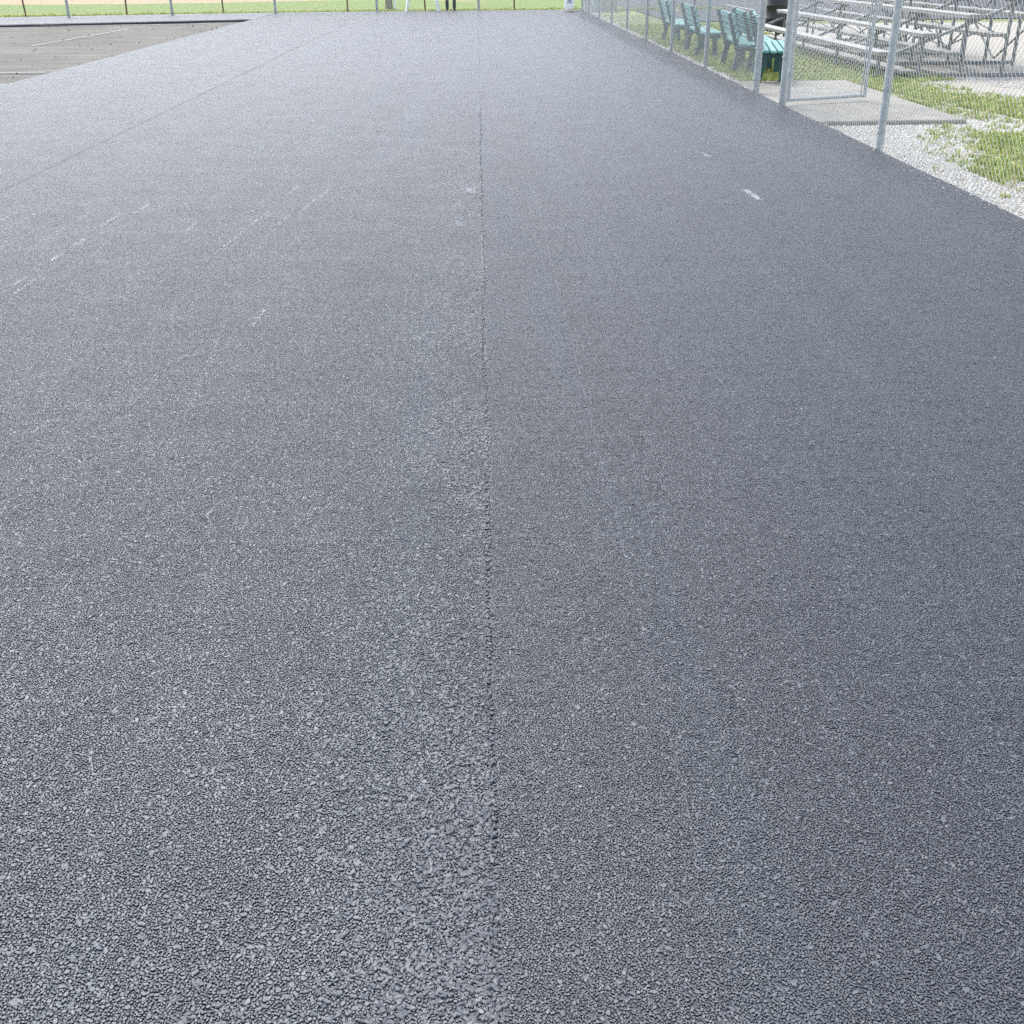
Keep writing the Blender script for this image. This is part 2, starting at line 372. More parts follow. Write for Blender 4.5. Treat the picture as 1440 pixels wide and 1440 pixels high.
def strip_mesh():
    xs = np.linspace(-7.06, -45, 160); V = []; F = []
    for k, x in enumerate(xs):
        yn = pit_edge(x) + 0.02*math.sin(x*5.1) + 0.015*math.sin(x*13.7); yf = max(far_edge(x), yn+2.4)
        V += [(x, yn+0.02, -0.14), (x, yn, -0.02), (x, yn+0.03, 0.003), (x, (yn+yf)/2, 0.004), (x, yf, 0.003), (x, yf+0.03, -0.14)]
    for k in range(len(xs)-1):
        for i in range(5): F.append((k*6+i, (k+1)*6+i, (k+1)*6+i+1, k*6+i+1))
    me = bpy.data.meshes.new('asphalt_strip'); me.from_pydata(V, [], F)
    bm = bmesh.new(); bm.from_mesh(me); bmesh.ops.recalc_face_normals(bm, faces=bm.faces); bm.to_mesh(me); bm.free(); return me
struct(me_obj('asphalt_strip', strip_mesh(), M['asphalt']), 'strip of new asphalt along the far end behind the unpaved part')

def old_mesh():
    bm = bmesh.new()
    xs = np.linspace(-46, -7.0, 60); ys = np.linspace(-6, 39.5, 70)
    g = [[bm.verts.new((x, y, -0.075 + 0.006*math.sin(x*1.7+y*0.9) + 0.004*math.sin(y*3.1-x*0.7))) for x in xs] for y in ys]
    for j in range(len(ys)-1):
        for i in range(len(xs)-1):
            if ys[j] > pit_edge(xs[i+1])+0.8: continue
            bm.faces.new((g[j][i], g[j][i+1], g[j+1][i+1], g[j+1][i]))
    for v in [v for v in bm.verts if not v.link_faces]: bm.verts.remove(v)
    return bm_mesh('old_court', bm, True)
old = struct(me_obj('old_court', old_mesh(), M['old']), 'worn old court surface not yet paved, dusty grey brown')
def flat_line(name, a, b, wdt, z, mat, parent, n=14, seed=1, jag=0.12):
    a = np.array(a); b = np.array(b); d = b-a; L = np.hypot(*d); d = d/L; p = np.array([-d[1], d[0]]); V = []; F = []; rr = np.random.default_rng(seed)
    for i in range(n+1):
        c = a+d*L*i/n; w1 = wdt/2*(1-jag*rr.random()); w2 = wdt/2*(1-jag*rr.random())
        V += [(*(c-p*w1), z), (*(c+p*w2), z)]
        if i and not (jag > .9 and rr.random() < .3): F.append((2*i-2, 2*i, 2*i+1, 2*i-1))
    me = bpy.data.meshes.new(name); me.from_pydata(V, [], F); return me_obj(name, me, mat, parent)
for k, (a, b, wd) in enumerate([((-10.14, 27.25), (-9.89, 34.03), 0.05), ((-10.6, 20.5), (-7.45, 20.42), 0.07), ((-16, 18.6), (-7.2, 18.3), 0.06), ((-24, 35.2), (-8.2, 36.6), 0.10)]):
    flat_line('painted_line', a, b, wd, -0.058, M['paint'], old, 30, k+3, 0.5)

def pad_mesh():
    bm = bmesh.new(); bx(bm, 3.76, 5.48, 12.85, 17.4, -0.16, -0.045, 0.012); return bm_mesh('concrete_pad', bm)
struct(me_obj('concrete_pad', pad_mesh(), M['concrete']), 'pale concrete pad outside the open gate')
def lot_mesh():
    bm = bmesh.new(); bx(bm, 5.7, 40, 35.5, 62, -0.3, GZ+0.03); return bm_mesh('parking_lot', bm)
lot = struct(me_obj('parking_lot', lot_mesh(), M['lot']), 'dark paved lot beyond the benches')
for k, x in enumerate((7.2, 9.9, 12.6, 15.3, 18.0)):
    flat_line('painted_line', (x, 43), (x, 48), 0.12, GZ+0.036, M['paint'], lot, 12, k, 0.3)

# ------------------------------------------------------------------ asphalt aggregate: stones pressed into the mat
def stone_parts(rr, rad, hgt, seg=7, top=0.62):
    """flat topped irregular chip: outer ring at the bottom, shoulder ring, top ring"""
    a = (np.arange(seg)+rr.uniform(-.3, .3, seg))*2*np.pi/seg
    ra = rad*rr.uniform(0.62, 1.18, seg)*np.array([1+0.25*math.cos(2*(t-rr.random()*0)) for t in a])
    z1 = hgt*rr.uniform(0.55, 0.97, seg); tx, ty = rr.uniform(-.20, .20, 2)
    V = []
    for t, q in zip(a, ra): V.append((q*math.cos(t), q*math.sin(t), -0.002))
    for t, q, z in zip(a, ra, z1): V.append((q*.95*math.cos(t), q*.95*math.sin(t), z))
    for t, q in zip(a, ra):
        x, y = q*top*math.cos(t), q*top*math.sin(t); V.append((x, y, hgt + tx*x + ty*y))
    F = []
    for k in range(2):
        for i in range(seg): F.append((k*seg+i, k*seg+(i+1) % seg, (k+1)*seg+(i+1) % seg, (k+1)*seg+i))
    F.append(tuple(range(2*seg, 3*seg)))
    return np.array(V), F
TILE = 0.4
def tile_mesh(name, seed, sizes, weights, fill, hts, gap, top_r, xmax=1.0):
    rr = np.random.default_rng(seed); rl = np.random.default_rng(900); lib = [[stone_parts(rl, 1.0, 1.0, int(rl.integers(5, 8)), top_r) for _ in range(48)]]
    pts = []; grid = {}
    pc_ = rr.uniform(0, TILE, (46, 2)); pr_ = rr.uniform(.004, .013, 46)
    def pocket(xs, ys):                          # small open pockets between the stones
        m = np.zeros(len(xs), bool)
        for (cx_, cy_), r_ in zip(pc_, pr_): m |= (xs-cx_)**2+(ys-cy_)**2 < r_*r_
        return m & (rr.random(len(xs)) < .85)
    cs = 0.0118
    order = np.argsort(-np.array(sizes))
    for oi_ in order:
        sz = sizes[oi_]; target = int(weights[oi_]*fill*TILE*TILE/(math.pi*sz*sz)); tries = target*9; placed = 0
        xs = rr.uniform(0, TILE, tries); ys = rr.uniform(0, TILE, tries); ss = sz*rr.uniform(0.8, 1.25, tries); op = ~pocket(xs, ys); xs, ys, ss = xs[op], ys[op], ss[op]
        for x, y, s in zip(xs, ys, ss):
            if placed >= target: break
            i, j = int(x/cs), int(y/cs); ok = True
            for a in (-1, 0, 1):
                for b in (-1, 0, 1):
                    for (px, py, ps) in grid.get((i+a, j+b), ()):
                        if (px-x)**2+(py-y)**2 < ((ps+s)*gap)**2: ok = False; break
                    if not ok: break
                if not ok: break
            if ok: grid.setdefault((i, j), []).append((x, y, s)); pts.append((x, y, s)); placed += 1
    VV = []; FF = []; off = 0
    for (x, y, s) in [p_ for p_ in pts if p_[0] < xmax]:
        v, fcs = lib[0][int(rr.integers(48))]; t = rr.uniform(0, 6.28); c, sn = math.cos(t), math.sin(t)
        h = rr.uniform(*hts)*(1 if s > .003 else .85)
        vv = np.empty_like(v); vv[:, 0] = x+s*(v[:, 0]*c-v[:, 1]*sn); vv[:, 1] = y+s*(v[:, 0]*sn+v[:, 1]*c)
        top = v[:, 2] > 0
        vv[:, 2] = np.where(top, h - (1.0-v[:, 2])*s*0.55, -0.003)
        VV.append(vv); FF += [tuple(k+off for k in ff) for ff in fcs]; off += len(v)
    V = np.concatenate(VV); V[:, 0] -= TILE/2; V[:, 1] -= TILE/2
    me = bpy.data.meshes.new(name); me.from_pydata(V.tolist(), [], FF); me.materials.append(M['stone'])
    return bpy.data.objects.new(name, me)
tl = [tile_mesh('left_mat_tile', 21+k, [.0066, .0042, .0029, .0019], [.09, .32, .35, .23], 0.96, (.0033, .0041), 0.75, .80) for k in range(4)]
tr = [tile_mesh('right_mat_tile', 41+k, [.0058, .0038, .0027, .0018], [.06, .30, .38, .26], 0.98, (.0034, .0037), 0.73, .86) for k in range(4)]
def relief(y): return .035+.965*np.exp(-np.maximum(np.asarray(y)-2.2, 0)/4.6)      # relief too fine to see flattens out with distance
def tiles(name, protos, x0, x1, z, seed, turn=True):
    rr = np.random.default_rng(seed); P = []; nc = int(round((x1-x0)/TILE)); tw = (x1-x0)/nc
    y = 0.6
    while y < 41.8:
        hw = 0.62*(y+0.9)+0.5
        for k in range(nc):
            xc = x0+(k+.5)*tw
            if abs(xc) < hw+tw: P.append((xc, y+TILE/2, z))
        y += TILE
    n = len(P); ro = np.zeros((n, 3)); ro[:, 2] = rr.integers(0, 4, n)*math.pi/2*turn
    sc_ = np.ones((n, 3));     P = np.array(P); sc_[:, 2] = relief(P[:, 1])
    o = scatter(name, P, ro, sc_, rr.integers(0, len(protos), n), protos)
    o.parent = court; return o
a = tiles('aggregate', tl, -6.812, -0.012, 0.0, 5); stuff(a, 'coarse stones pressed into the left asphalt lane')
te = [tile_mesh('edge_tile', 51, [.0058, .0038, .0027, .0018], [.06, .30, .38, .26], 0.98, (.0034, .0037), 0.73, .86, .075)]
e_ = tiles('aggregate', te, 3.608, 4.008, -STEP, 8, False); stuff(e_, 'stones at the crumbly right edge of the asphalt')
tw_ = [tile_mesh('edge_tile', 53, [.0066, .0042, .0029, .0019], [.09, .32, .35, .23], 0.96, (.0033, .0041), 0.75, .80, .25)]
w_ = tiles('aggregate', tw_, -7.062, -6.662, 0, 9, False); stuff(w_, 'stones at the left edge of the asphalt')
b = tiles('aggregate', tr, 0.008, 3.608, -STEP, 6); stuff(b, 'fine tight stones of the right asphalt lane')

# coarse loose-looking stones in the open textured band left of the joint
def chip(seed, mat, seg=8):
    rr = np.random.default_rng(seed); v, fcs = stone_parts(rr, 1.0, 1.0, seg, 0.55)
    v = v.copy(); v[:, 2] = np.where(v[:, 2] > 0, v[:, 2]*0.75, -0.5)
    me = bpy.data.meshes.new('chip'); me.from_pydata(v.tolist(), [], fcs); me.materials.append(mat); return bpy.data.objects.new('chip', me)
chips = [chip(60+k, M['stone'], 6+k % 3) for k in range(6)]
n = 24000
ty = 0.9 + 13*rng.random(n)**1.7
dx = np.abs(rng.normal(0, 0.17, n)); wide = rng.random(n) < 0.30
dx = np.where(wide, rng.uniform(0, 2.4, n)*rng.random(n), dx)
px = -dx + 0.010*vnoise(ty*1.3, 11) + 0.006*vnoise(ty*7, 12) - 0.004
ed = rng.random(n) < .24; px = np.where(ed, 0.010*vnoise(ty*1.3, 11)+0.006*vnoise(ty*7, 12)+rng.normal(-.002, .007, n), px); dx = np.where(ed, 0, dx)
keep = ed | ((vnoise(ty*2.1, 31)*.7+vnoise(px*9+ty*4, 32)+vnoise(px*21-ty*17, 33)*.6) > -0.35 + 0.6*(dx > 0.35))
px, ty, dx = px[keep], ty[keep], dx[keep]; n = len(px)
ek = ed[keep]; s = rng.uniform(0.0040, 0.0084, n)*np.where(ek, .75, 1)
P = np.stack([px, ty, np.where(ek, -.0022, 0)+(0.0008+rng.uniform(-.0012, .0012, n))*relief(ty)], 1)
ro = np.stack([rng.normal(0, .16, n), rng.normal(0, .16, n), rng.uniform(0, 6.28, n)], 1)
SC = np.stack([s, s*rng.uniform(.7, 1, n), s*rng.uniform(.5, .85, n)*relief(ty)], 1)
c = scatter('joint_stones', P, ro, SC, rng.integers(0, 6, n), chips); c.parent = court; stuff(c, 'raised coarse stones in the open band beside the paving joint')
# sparse bigger stones over both lanes
n = 5200
ty = 0.9 + 10*rng.random(n)**1.5; px = rng.uniform(-1, 1, n)*(0.6*(ty+1))
ok = (px < 3.5) & (np.abs(px) > 0.02) & ((px < 0) | (rng.random(n) < 0.35)); px, ty = px[ok], ty[ok]; n = len(px)
s = rng.uniform(0.005, 0.0095, n)
P = np.stack([px, ty, np.where(px > 0, -STEP, 0)+0.0006*relief(ty)], 1)
ro = np.stack([rng.normal(0, .1, n), rng.normal(0, .1, n), rng.uniform(0, 6.28, n)], 1)
SC = np.stack([s, s*rng.uniform(.7, 1, n), s*rng.uniform(.4, .6, n)*relief(ty)], 1)
c = scatter('larger_stones', P, ro, SC, rng.integers(0, 6, n), chips); c.parent = court; stuff(c, 'larger stones showing here and there in the asphalt')

# pale scuffs: broken trails of chalky dust caught on the stone tops
dust = [chip(75+k, M['chalk'], 6) for k in range(3)]
sc_l = [(2.05, 8.44, .38, .032, -3, 300), (2.05, 10.35, .33, .03, -6, 90), (-1.93, 13.17, .5, .05, -18, 160), (-1.34, 20.54, .78, .05, 49, 200), (-1.72, 3.99, .14, .014, 12, 40),
        (-2.94, 8.42, .19, .022, 12, 60), (-2.48, 8.19, .31, .02, 6, 80), (-2.59, 7.82, .5, .018, 3, 110), (-2.59, 7.15, .18, .024, 3, 60), (-2.6, 6.74, .16, .02, 2, 60), (-2.62, 6.2, .16, .018, 8, 50), (-1.11, 2.95, .16, .016, 12, 26),
        (-1.48, 8.87, .3, .022, 5, 50), (-.09, 8.73, .2, .04, -19, 120), (-.15, 7.6, .3, .05, 0, 60)]
for k in range(85):
    y = 4.5+18*rng.random()**1.4; x = -0.9-rng.random()*5.6
    sc_l.append((x, y, rng.uniform(.3, 1.5), rng.uniform(.008, .022), rng.normal(2, 3), int(rng.uniform(30, 120))))
PP = []
for (x, y, L, wd, az, m) in sc_l:
    t_ = (rng.random(m)-.5)*L; w_ = rng.normal(0, wd*.4, m); ca, sa = math.cos(R(az)), math.sin(R(az)); xx = x+sa*t_+ca*w_; yy = y+ca*t_-sa*w_
    PP.append(np.stack([xx, yy, np.where(xx > 0, -STEP, 0)+.0034*(relief(yy)+.03)], 1))
PP = np.concatenate(PP); n = len(PP); s = rng.uniform(.002, .0065, n)*np.clip(PP[:, 1]/7, .45, 1)
c = scatter('chalk_scuffs', PP, np.stack([rng.normal(0, .1, n), rng.normal(0, .1, n), rng.uniform(-.3, .3, n)], 1), np.stack([s*.7, s*rng.uniform(1, 2.6, n), np.full(n, .0012)], 1), rng.integers(0, 3, n), dust)
c.parent = court; stuff(c, 'faint pale scuffs left on the asphalt by the roller')

# ------------------------------------------------------------------ chain link
WP = 0.035
def link_mesh(width, height, rad=0.0017):
    nw = max(1, int(round(width/WP))); pw = width/nw; ns = int(height/WP); V = []; F = []
    for i in range(nw):
        base = len(V)
        for s in range(ns+1):
            x = (i + ((s+i) % 2))*pw; z = s*WP; yo = 0.002*(1 if (s % 2) else -1)
            for k in range(3):
                an = k*2.0944; V.append((x+rad*math.cos(an), yo+rad*math.sin(an), z))
        for s in range(ns):
            for k in range(3):
                a = base+s*3+k; b = base+s*3+(k+1) % 3; F.append((a, b, b+3, a+3))
    me = bpy.data.meshes.new('mesh_panel'); me.from_pydata(V, [], F); me.materials.append(M['wire']); return me
_lm = {}
def link(width, height):
    k = (round(width, 2), round(height, 2))
    if k not in _lm: _lm[k] = link_mesh(*k)
    return _lm[k]
FH = 3.05
def post_mesh(rad, h, name='post', ties=True):
    bm = bmesh.new(); tube(bm, (0, 0, -0.06), (0, 0, h), rad, seg=16)
    bmesh.ops.create_uvsphere(bm, u_segments=12, v_segments=6, radius=rad*1.12, matrix=Matrix.Translation((0, 0, h)))
    if ties:
        for z in np.arange(0.15, h, 0.38): tube(bm, (0, 0, z), (0, 0, z+0.022), rad*1.14, seg=16)
    return bm_mesh(name, bm, True)
def fence_run(root, posts, panels, axis, base, mat_post, pmesh, tilt=0.004, rail=True):
    """posts: positions along axis; panels: (start, end) pairs"""
    for k, p in enumerate(posts):
        o = me_obj('post', pmesh, mat_post, root); o.location = axis(p); o.rotation_euler = (rnd.uniform(-tilt, tilt), rnd.uniform(-tilt, tilt), rnd.uniform(0, 6))
    for (a, b) in panels:
        pa, pb = Vector(axis(a)), Vector(axis(b)); d = pb-pa
        o = me_obj('mesh_panel', link(d.length, FH-0.05), None, root); o.location = pa + Vector((0, 0, -0.05)); o.rotation_euler.z = math.atan2(d.y, d.x)
        if rail:
            one('top_rail', lambda bm: tube(bm, (pa.x, pa.y, FH-0.02), (pb.x, pb.y, FH-0.02), 0.021, seg=10), M['galv'], root, True)
            one('tension_wire', lambda bm: tube(bm, (pa.x, pa.y, -0.04), (pb.x, pb.y, -0.04), 0.0025, seg=6), M['wire'], root)
PM = post_mesh(0.036, FH); PG = post_mesh(0.046, FH); PF = post_mesh(0.045, FH)
FX = 3.74
ax = lambda y: (FX, y, -0.02)
fence = tag(empty('chain_link_fence', (0, 0, 0)), 'tall galvanised chain link fence along the right edge of the new asphalt', 'fence')
py = [0.1, 3.6, 7.1, 10.62, 19.4, 22.95, 26.5, 30.0, 33.5, 37.0, 40.4]
fence_run(fence, py, [(0.1, 3.6), (3.6, 7.1), (7.1, 10.62), (10.62, 14.28), (15.72, 19.4), (19.4, 22.95), (22.95, 26.5), (26.5, 30.0), (30.0, 33.5), (33.5, 37.0), (37.0, 40.4), (40.4, 43.1)], ax, 0, M['galv'], PM)
for y in (14.28, 15.72, 43.1):
    o = me_obj('gate_post' if y < 20 else 'corner_post', PG, M['galv'], fence); o.location = ax(y)
one('brace_rail', lambda bm: tube(bm, (FX, 10.62, 1.55), (FX, 14.28, 1.55), 0.02, seg=10), M['galv'], fence, True)

# gate, swung outward
GW, GH = 1.30, 2.5
gate = empty('chain_link_gate', (FX+0.05, 14.33, 0.0), math.atan2(0.40, 1.06))
tag(gate, 'open chain link gate swung out over the concrete pad', 'gate')
one('hinge_stile', lambda bm: tube(bm, (0.04, 0, 0), (0.04, 0, GH), 0.021, seg=12), M['galv'], gate, True)
one('latch_stile', lambda bm: tube(bm, (GW-.1, 0, 0), (GW-.1, 0, GH), 0.021, seg=12), M['galv'], gate, True)
one('bottom_rail', lambda bm: tube(bm, (0.04, 0, 0.02), (GW-.1, 0, 0.02), 0.021, seg=12), M['galv'], gate, True)
one('top_rail', lambda bm: tube(bm, (0.04, 0, GH), (GW-.1, 0, GH), 0.021, seg=12), M['galv'], gate, True)
one('middle_rail', lambda bm: tube(bm, (0.04, 0, GH*.52), (GW-.1, 0, GH*.52), 0.018, seg=12), M['galv'], gate, True)
o = me_obj('mesh_panel', link(GW-.16, GH-.04), None, gate); o.location = (0.05, 0.012, 0.02)
one('tension_bar', lambda bm: bar(bm, (GW-.15, 0.012, 0.03), (GW-.15, 0.012, GH-.03), 0.018, 0.006), M['galv'], gate)
one('latch', lambda bm: (bx(bm, GW-.13, GW-.03, -.02, .02, 1.0, 1.04, .004), bx(bm, GW-.05, GW-.03, -.03, .03, .95, 1.1, .004)), M['galv'], gate)
for z in (0.3, 1.75):
    one('hinge', lambda bm: (tube(bm, (0.04, 0, z), (0.04, 0, z+.06), .03, seg=12), bx(bm, -0.05, 0.03, -.012, .012, z+.01, z+.05)), M['galv'], gate)

# far fence
def fax(p): return (p[0], p[1], GZ+0.04)
ff = tag(empty('far_chain_link_fence'), 'chain link fence with grey posts across the far end of the court', 'fence')
fp = [(-31.5, 36.2), (-28.0, 37.3), (-24.5, 38.2), (-20.9, 39.1), (-17.3, 39.9), (-13.66, 40.5), (-10.39, 41.15), (-7.07, 42.2), (-3.58, 42.75), (0.02, 43.12)]
fence_run(ff, fp, list(zip(fp[:-1], fp[1:])) + [((0.02, 43.12), (3.70, 43.1))], fax, 0, M['galv'], PF)
wf = tag(empty('rusty_wire_fence'), 'thin brown fence posts with wires in the grass behind the grey posts', 'fence')
wp = [(-22.5, 40.3), (-19.0, 41.0), (-15.52, 41.7), (-12.4, 42.8), (-9.15, 43.5), (-4.75, 44.0), (-1.93, 44.1), (1.33, 44.2), (4.6, 44.3), (8.0, 44.4)]
def rpost(bm):
    bx(bm, -.028, .028, -.004, .004, -.1, 1.7); bx(bm, -.004, .004, -.030, -.004, -.1, 1.7)
    for z in np.arange(.2, 1.6, .12): bx(bm, -.006, .006, -.036, -.029, z, z+.02)
bm = bmesh.new(); rpost(bm); RM = bm_mesh('rusty_post', bm)
for p in wp:
    o = me_obj('post', RM, M['rust'], wf); o.location = (p[0], p[1], GZ); o.rotation_euler = (rnd.uniform(-.03, .03), rnd.uniform(-.04, .04), rnd.uniform(-.3, .3))
for z in (0.65, 1.05, 1.5):
    def wires(bm):
        for a, b in zip(wp[:-1], wp[1:]): tube(bm, (a[0], a[1]-.035, GZ+z), (b[0], b[1]-.035, GZ+z), 0.003, seg=5)
    one('wire', wires, M['rust'], wf)

# ------------------------------------------------------------------ benches
def make_bench():
    root = empty('slatted_bench'); L = 2.3
    for k in range(4):
        x0 = 0.06+k*0.105
        zt = 0.45 + 0.004*abs(k-1.5)
        one('seat_slat', lambda bm: bx(bm, x0, x0+0.088, 0, L, zt-0.04, zt, 0.010), M['teal'], root)
    for k in range(4):
        z0 = 0.53+k*0.095; xo = 0.03-0.028*k
        def bs(bm):
            bx(bm, xo-0.018, xo+0.018, 0, L, z0, z0+0.082, 0.008)
        one('back_slat', bs, M['teal'], root)
    for y in (0.32, L-0.32):
        sup = one('leg_frame', lambda bm: (bx(bm, 0.02, 0.47, y-.045, y+.045, 0.33, 0.408, .006),), M['dgreen'], root)
        one('leg', lambda bm: bar(bm, (0.38, y, 0), (0.37, y, 0.34), 0.09, 0.09, (0, 1, 0)), M['dgreen'], root)
        one('leg', lambda bm: bar(bm, (0.03, y, 0), (0.10, y, 0.34), 0.09, 0.09, (0, 1, 0)), M['dgreen'], root)
        one('back_post', lambda bm: bar(bm, (0.075, y, 0.33), (-0.095, y, 0.90), 0.085, 0.045, (0, 1, 0)), M['dgreen'], root)
    return root
b0 = make_bench(); bl = [
    (4.03, 16.95, -11, 'teal slatted bench nearest the gate, its slats seen end on in the opening'),
    (4.48, 19.5, -6, 'teal slatted bench behind the mesh, second from the gate opening'),
    (4.16, 19.1, -5, 'teal slatted bench close to the fence, right behind the benches next to the gate'),
    (4.12, 22.3, -3, 'teal slatted bench behind the mesh, second from the far end of the row'),
    (4.10, 25.3, -3, 'teal slatted bench farthest from the gate, against the grass')]
for k, (x, y, az, lab) in enumerate(bl):
    o = b0 if k == 0 else copy_tree(b0)
    o.location = (x, y, GZ+(0.055 if k == 0 else 0.0)); o.rotation_euler.z = R(az)
    tag(o, lab, 'bench', 'teal slatted benches behind the fence')

# ------------------------------------------------------------------ bleachers
def make_bleacher():
    root = tag(empty('bleachers', (0, 0, 0)), 'low aluminium bleachers on steel frames facing the court', 'bleachers')
    Y0, Y1 = 17.9, 27.0
    rows = 5; SX = lambda k: 6.21+0.655*k; SZ = lambda k: 0.30+0.255*k
    for k in range(rows):
        x, z = SX(k), SZ(k)
        def plank(bm):
            bx(bm, x-.12, x+.12, Y0, Y1, z-.032, z, .006)
            bx(bm, x-.122, x-.108, Y0+.01, Y1-.01, z-.055, z-.03)
        p = one('seat_plank', plank, M['alu'], root)
        for y in (Y0, Y1):
            one('end_cap', lambda bm: bx(bm, x-.124, x+.124, y-.012, y+.012, z-.058, z+.002, .004), M['alu'], p)
        if k:
            fx_, fz = x-0.26, z-0.52
            one('foot_plank', lambda bm: (bx(bm, fx_-.12, fx_+.12, Y0, Y1, fz-.035, fz, .006), bx(bm, fx_-.122, fx_-.108, Y0+.01, Y1-.01, fz-.055, fz-.03)), M['alu'], root)
    for j, y in enumerate((18.25, 20.45, 22.65, 24.85, 26.75)):
        fr = one('frame', lambda bm: (bar(bm, (6.15, y, GZ+.03), (9.35, y, GZ+.03), .05, .05), bar(bm, (6.25, y, 0.16), (9.1, y, 1.27), .045, .045)), M['frame'], root)
        for k in range(rows):
            x, z = SX(k), SZ(k)
            one('leg', lambda bm: bar(bm, (x+.02, y, GZ+.02), (x+.02, y, z-.05), .042, .042), M['frame'], fr)
            one('bracket', lambda bm: bar(bm, (x-.14, y, z-.07), (x+.16, y, z-.07), .04, .035), M['frame'], fr)
            if k:
                one('bracket', lambda bm: bar(bm, (x-.40, y, z-.57), (x+.0, y, z-.57), .04, .035), M['frame'], fr)
                one('brace', lambda bm: bar(bm, (x-.62, y+.025, z-.32), (x+.02, y+.025, max(GZ+.05, z-.62)), .03, .012), M['frame'], fr)
    ysr = (18.25, 20.45, 22.65, 24.85, 26.75)
    for a, b in zip(ysr[:-1], ysr[1:]):
        one('cross_brace', lambda bm: (bar(bm, (8.99, a, 0.0), (8.99, b, 1.15), .035, .012), bar(bm, (9.01, a, 1.15), (9.01, b, 0.0), .035, .012)), M['frame'], root)
        one('cross_brace', lambda bm: (bar(bm, (7.68, a, 0.0), (7.68, b, .55), .035, .012), bar(bm, (7.70, a, .55), (7.70, b, 0.0), .035, .012)), M['frame'], root)
    for y in (17.95, 20.2, 22.45, 24.7, 26.95):
        one('guard_post', lambda bm: bar(bm, (9.24, y, GZ), (9.24, y, 2.2), .045, .045), M['frame'], root)
    for z in (1.55, 1.85, 2.15):
        one('guard_rail', lambda bm: tube(bm, (9.2, 17.95, z), (9.2, 26.95, z), .02, seg=10), M['galv'], root, True)
    return root
make_bleacher()

# black barrel beyond the bleachers
tb = tag(empty('trash_barrel', (7.75, 31.0, GZ)), 'black barrel standing past the far end of the bleachers', 'barrel')
def lathe(bm, prof, seg=28, cx=0, cy=0):
    rings = [[bm.verts.new((cx+r_*math.cos(2*math.pi*i/seg), cy+r_*math.sin(2*math.pi*i/seg), z)) for i in range(seg)] for r_, z in prof]
    for a, b in zip(rings[:-1], rings[1:]):
        for i in range(seg): bm.faces.new((a[i], a[(i+1) % seg], b[(i+1) % seg], b[i]))
    bm.faces.new(rings[0][::-1]); bm.faces.new(rings[-1])
one('body', lambda bm: lathe(bm, [(.27, 0), (.285, .02), (.29, .28), (.302, .3), (.29, .32), (.29, .58), (.302, .6), (.29, .62), (.285, .86), (.30, .88)]), M['black'], tb, True)
one('lid', lambda bm: lathe(bm, [(.31, .885), (.315, .92), (.25, .97), (.08, .99)]), M['black'], tb, True)

# ------------------------------------------------------------------ far end: bucket, stand, person, cabinets, post, stump
bk = tag(empty('white_bucket', (3.16, 41.75, -STEP)), 'white bucket with a blue emblem in the far right corner of the asphalt', 'bucket')
one('body', lambda bm: lathe(bm, [(.165, .075), (.19, .50), (.205, .505), (.205, .54), (.195, .545)], 32), M['white'], bk, True)
one('base', lambda bm: lathe(bm, [(.160, 0.0), (.162, .074)], 32), M['cream'], bk, True)
one('lid', lambda bm: lathe(bm, [(.212, .546), (.215, .575), (.19, .585)], 32), M['white'], bk, True)
def emblem(bm):
    # arch with a bar under it, wrapped on the front of the bucket
    def P3(u_, z):
        rad = .165+(z-.075)/.425*.025+.0025; an = -math.pi/2+u_/rad; return (rad*math.cos(an), rad*math.sin(an), z)
    def patch(us, z0f, z1f):
        for a, b in zip(us[:-1], us[1:]):
            vs_ = [bm.verts.new(P3(*q)) for q in ((a, z0f(a)), (b, z0f(b)), (b, z1f(b)), (a, z1f(a)))]; bm.faces.new(vs_)
    us = np.linspace(-.075, .075, 13)
    patch(us, lambda q: .285+.03*math.cos(q/.075*1.5), lambda q: .30+.065*math.cos(q/.075*1.5))
    patch(np.linspace(-.085, .085, 9), lambda q: .255, lambda q: .278)
em = one('emblem', emblem, M['blue'], bk)
hd = one('handle', lambda bm: [tube(bm, (0.20*math.cos(a1), -0.02-.1*math.sin(a1), .5-.18*math.sin(a1)), (0.20*math.cos(a2), -0.02-.1*math.sin(a2), .5-.18*math.sin(a2)), .004, seg=6) for a1, a2 in zip(np.linspace(0, math.pi, 13)[:-1], np.linspace(0, math.pi, 13)[1:])], M['wire'], bk)
hd.location = (0, -0.1, 0.0)

st = tag(empty('pale_stand', (-2.0, 43.25, GZ+.05)), 'pale stand with splayed legs at the far edge of the asphalt', 'stand')
for sx in (-1, 1):
    for sy in (0, 1):
        one('leg', lambda bm: bar(bm, (sx*.575, sy*.85-.1, 0), (sx*.26, sy*.35+.15, 1.75), .085, .06), M['pale'], st)
    one('side_rail', lambda bm: bar(bm, (sx*.42, .05, .85), (sx*.42, .60, .85), .04, .05), M['pale'], st)
    one('arm_rest', lambda bm: bx(bm, sx*.27-.03, sx*.27+.03, .08, .55, 1.98, 2.02, .006), M['pale'], st)
    one('arm_post', lambda bm: bar(bm, (sx*.27, .14, 1.78), (sx*.27, .14, 1.98), .04, .04), M['pale'], st)
one('seat', lambda bm: bx(bm, -.29, .29, .10, .55, 1.75, 1.79, .008), M['pale'], st)
one('backrest', lambda bm: bx(bm, -.29, .29, .54, .57, 1.8, 2.3, .008), M['pale'], st)
for z in (.75, 1.1, 1.45):
    hw = .575-.315*z/1.75; one('rung', lambda bm: bar(bm, (-hw, -.1+.25*z/1.75, z), (hw, -.1+.25*z/1.75, z), .035, .05), M['pale'], st)

